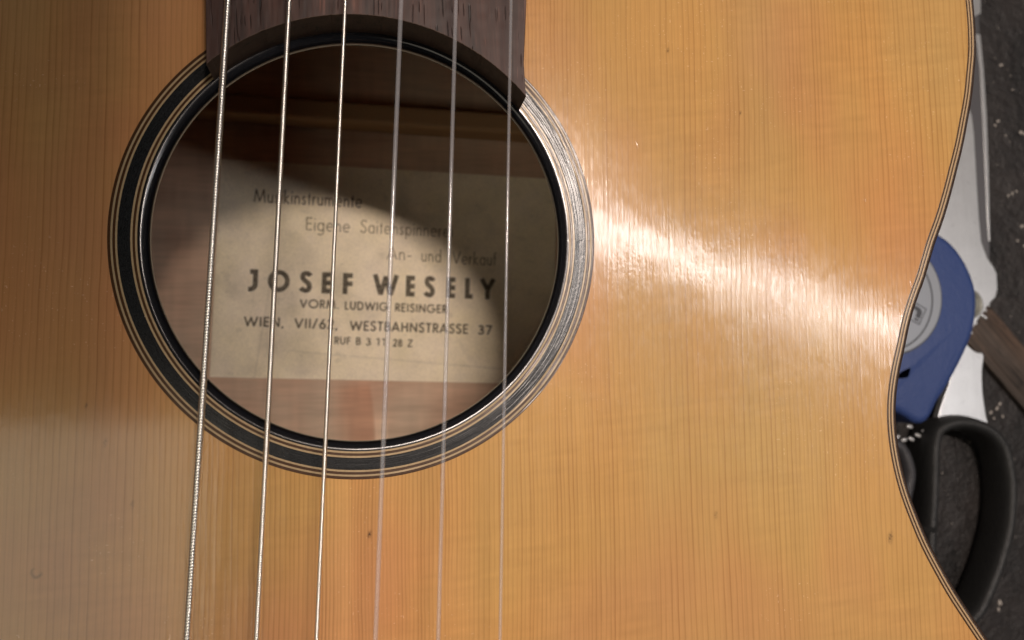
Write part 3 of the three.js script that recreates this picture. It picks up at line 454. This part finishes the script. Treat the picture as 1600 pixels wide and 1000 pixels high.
  const left = O([[170, 92], [173, 70], [175.6, 58], [172, 50], [163, 49], [155, 54], [150, 66], [149, 80], [153, 96], [161, 103]]);
  part('handle', loopTube(left, 5.0, 2.6, 6.6), std({ color: new THREE.Color().setRGB(0.05, 0.05, 0.055), roughness: 0.42, bumpMap: rub, bumpScale: MM }), t, 'greyish second handle mostly hidden under the guitar');
}
{ // short chain hanging from the tape measure
  const t = thing('link_chain', 'short chain of small shiny metal links below the tape measure', 'chain', V(180, BENCH, 46));
  const m = std({ color: new THREE.Color().setRGB(0.85, 0.85, 0.85), metalness: 0.6, roughness: 0.3 });
  for (const [x, z, a, y] of [[184.6, 44.4, 1.0, 9.2], [182.6, 46.1, 0.7, 8.8], [180.4, 47.1, 0.35, 8.4], [178.2, 48.3, 0.5, 8.0], [175.8, 48.6, -0.2, 7.6], [177.4, 44.2, 0.2, 8.6], [173.4, 47.6, -0.5, 7.4]]) {
    const g = new THREE.CapsuleGeometry(0.58, 1.05, 6, 14); g.rotateZ(Math.PI / 2); g.rotateX(0.5 * Math.sin(x)); g.rotateY(-a); g.translate(x - 180, y, z - 46); part('link', scaled(g), m, t);
  }
}
{ // strip of wood
  const t = thing('wood_strip', 'weathered brown strip of wood lying slanted under the shears', 'wood', V(222, BENCH, 26));
  const wm = std({ map: woodDark(710, [0.060, 0.041, 0.030], 512, 512), roughness: 0.75 });
  const s = new RoundedBoxGeometry(15.5, 2.6, 92, 3, 0.6); planarUV(s, 0, 0, 40, 80); s.rotateY(0.72); s.translate(10, 1.3, 8.5); const b = part('plank', scaled(s), wm, t);
  const rg = new RoundedBoxGeometry(3.2, 1.2, 92, 2, 0.4); planarUV(rg, 3, 0, 40, 80); rg.translate(-3.4, 2.3, 0); rg.rotateY(0.72); rg.translate(10, 0, 8.5); part('ridge', scaled(rg), wm, b);
}

// ---------------------------------------------------------------- strip lamp, two added lamps and an added shading slab, outside the frame
{
  const X = TUBE.along, Z = new THREE.Vector3(0, 1, 0), Y = Z.clone().cross(X), basis = new THREE.Matrix4().makeBasis(X, Y, Z);
  const lamp = thing('strip_lamp', 'long white fluorescent strip lamp above the bench', 'lamp', TUBE.at.clone().add(new THREE.Vector3(0, 0.03, 0)));
  lamp.quaternion.setFromRotationMatrix(basis);
  const tube = new THREE.CylinderGeometry(0.013, 0.013, TUBE.length, 20); tube.rotateZ(Math.PI / 2);
  part('tube', tube, std({ color: 0xffffff, emissive: new THREE.Color(1, 0.97, 0.93), emissiveIntensity: 1.5 }), lamp);
  const box = new THREE.BoxGeometry(TUBE.length + 0.05, 0.07, 0.04); box.translate(0, 0, 0.042); part('housing', box, std({ color: new THREE.Color().setRGB(0.6, 0.6, 0.58), roughness: 0.5 }), lamp);
  const l = new THREE.RectAreaLight(TUBE.color, TUBE.level, TUBE.length, TUBE.width); l.position.copy(TUBE.at); l.quaternion.copy(lamp.quaternion); scene.add(l);
  const b = thing('added_lamp_bar', 'unseen warm lamp bar added to brighten the centre and the paper label', 'lamp', ADDED_BAR.at);
  b.quaternion.copy(lamp.quaternion);
  part('diffuser', new RoundedBoxGeometry(ADDED_BAR.w, ADDED_BAR.h, 0.006, 2, 0.002).translate(0, 0, 0.004), std({ color: 0xffffff, emissive: ADDED_BAR.color, emissiveIntensity: 2 }), b);
  part('housing', new RoundedBoxGeometry(ADDED_BAR.w + 0.02, ADDED_BAR.h + 0.02, 0.03, 3, 0.005).translate(0, 0, 0.023), std({ color: new THREE.Color().setRGB(0.1, 0.1, 0.1), roughness: 0.5 }), b);
  const bl = new THREE.RectAreaLight(ADDED_BAR.color, ADDED_BAR.level, ADDED_BAR.w, ADDED_BAR.h); bl.position.copy(ADDED_BAR.at); bl.quaternion.copy(lamp.quaternion); scene.add(bl);
  const panel = thing('added_fill_panel', 'large unseen glowing panel added for haze and fill at the lower left', 'lamp', ADDED_PANEL.at.clone().add(new THREE.Vector3(0, 0.012, 0)));
  part('frame', new RoundedBoxGeometry(ADDED_PANEL.w + 0.04, 0.03, ADDED_PANEL.h + 0.04, 2, 0.008).translate(0, 0.018, 0), std({ color: new THREE.Color().setRGB(0.6, 0.6, 0.6), roughness: 0.5 }), panel);
  part('diffuser', new THREE.BoxGeometry(ADDED_PANEL.w, 0.006, ADDED_PANEL.h), std({ color: 0xffffff, emissive: ADDED_PANEL.color, emissiveIntensity: 0.6 }), panel);
  const pl = new THREE.RectAreaLight(ADDED_PANEL.color, ADDED_PANEL.level, ADDED_PANEL.w, ADDED_PANEL.h); pl.position.copy(ADDED_PANEL.at); pl.rotation.x = -Math.PI / 2; scene.add(pl);
  const tb = thing('shade_slab', 'unseen dark slab added above the guitar for shade and a dark reflection', 'shade_slab', camera.position.clone());
  tb.quaternion.copy(camera.quaternion);
  const dark = std({ color: new THREE.Color().setRGB(0.02, 0.02, 0.022), roughness: 0.5 });
  part('body', new RoundedBoxGeometry(SHADE_SLAB.w, SHADE_SLAB.h, 0.008, 4, 0.0035).translate(SHADE_SLAB.w / 2 - SHADE_SLAB.lens[0], SHADE_SLAB.h / 2 - SHADE_SLAB.lens[1], 0.0075), dark, tb);
  const c = new THREE.CylinderGeometry(0.0028, 0.0028, 0.002, 24, 1, true); c.rotateX(Math.PI / 2); c.translate(0, 0, 0.003); part('lens_ring', c, dark, tb);
}
renderer.render(scene, camera);
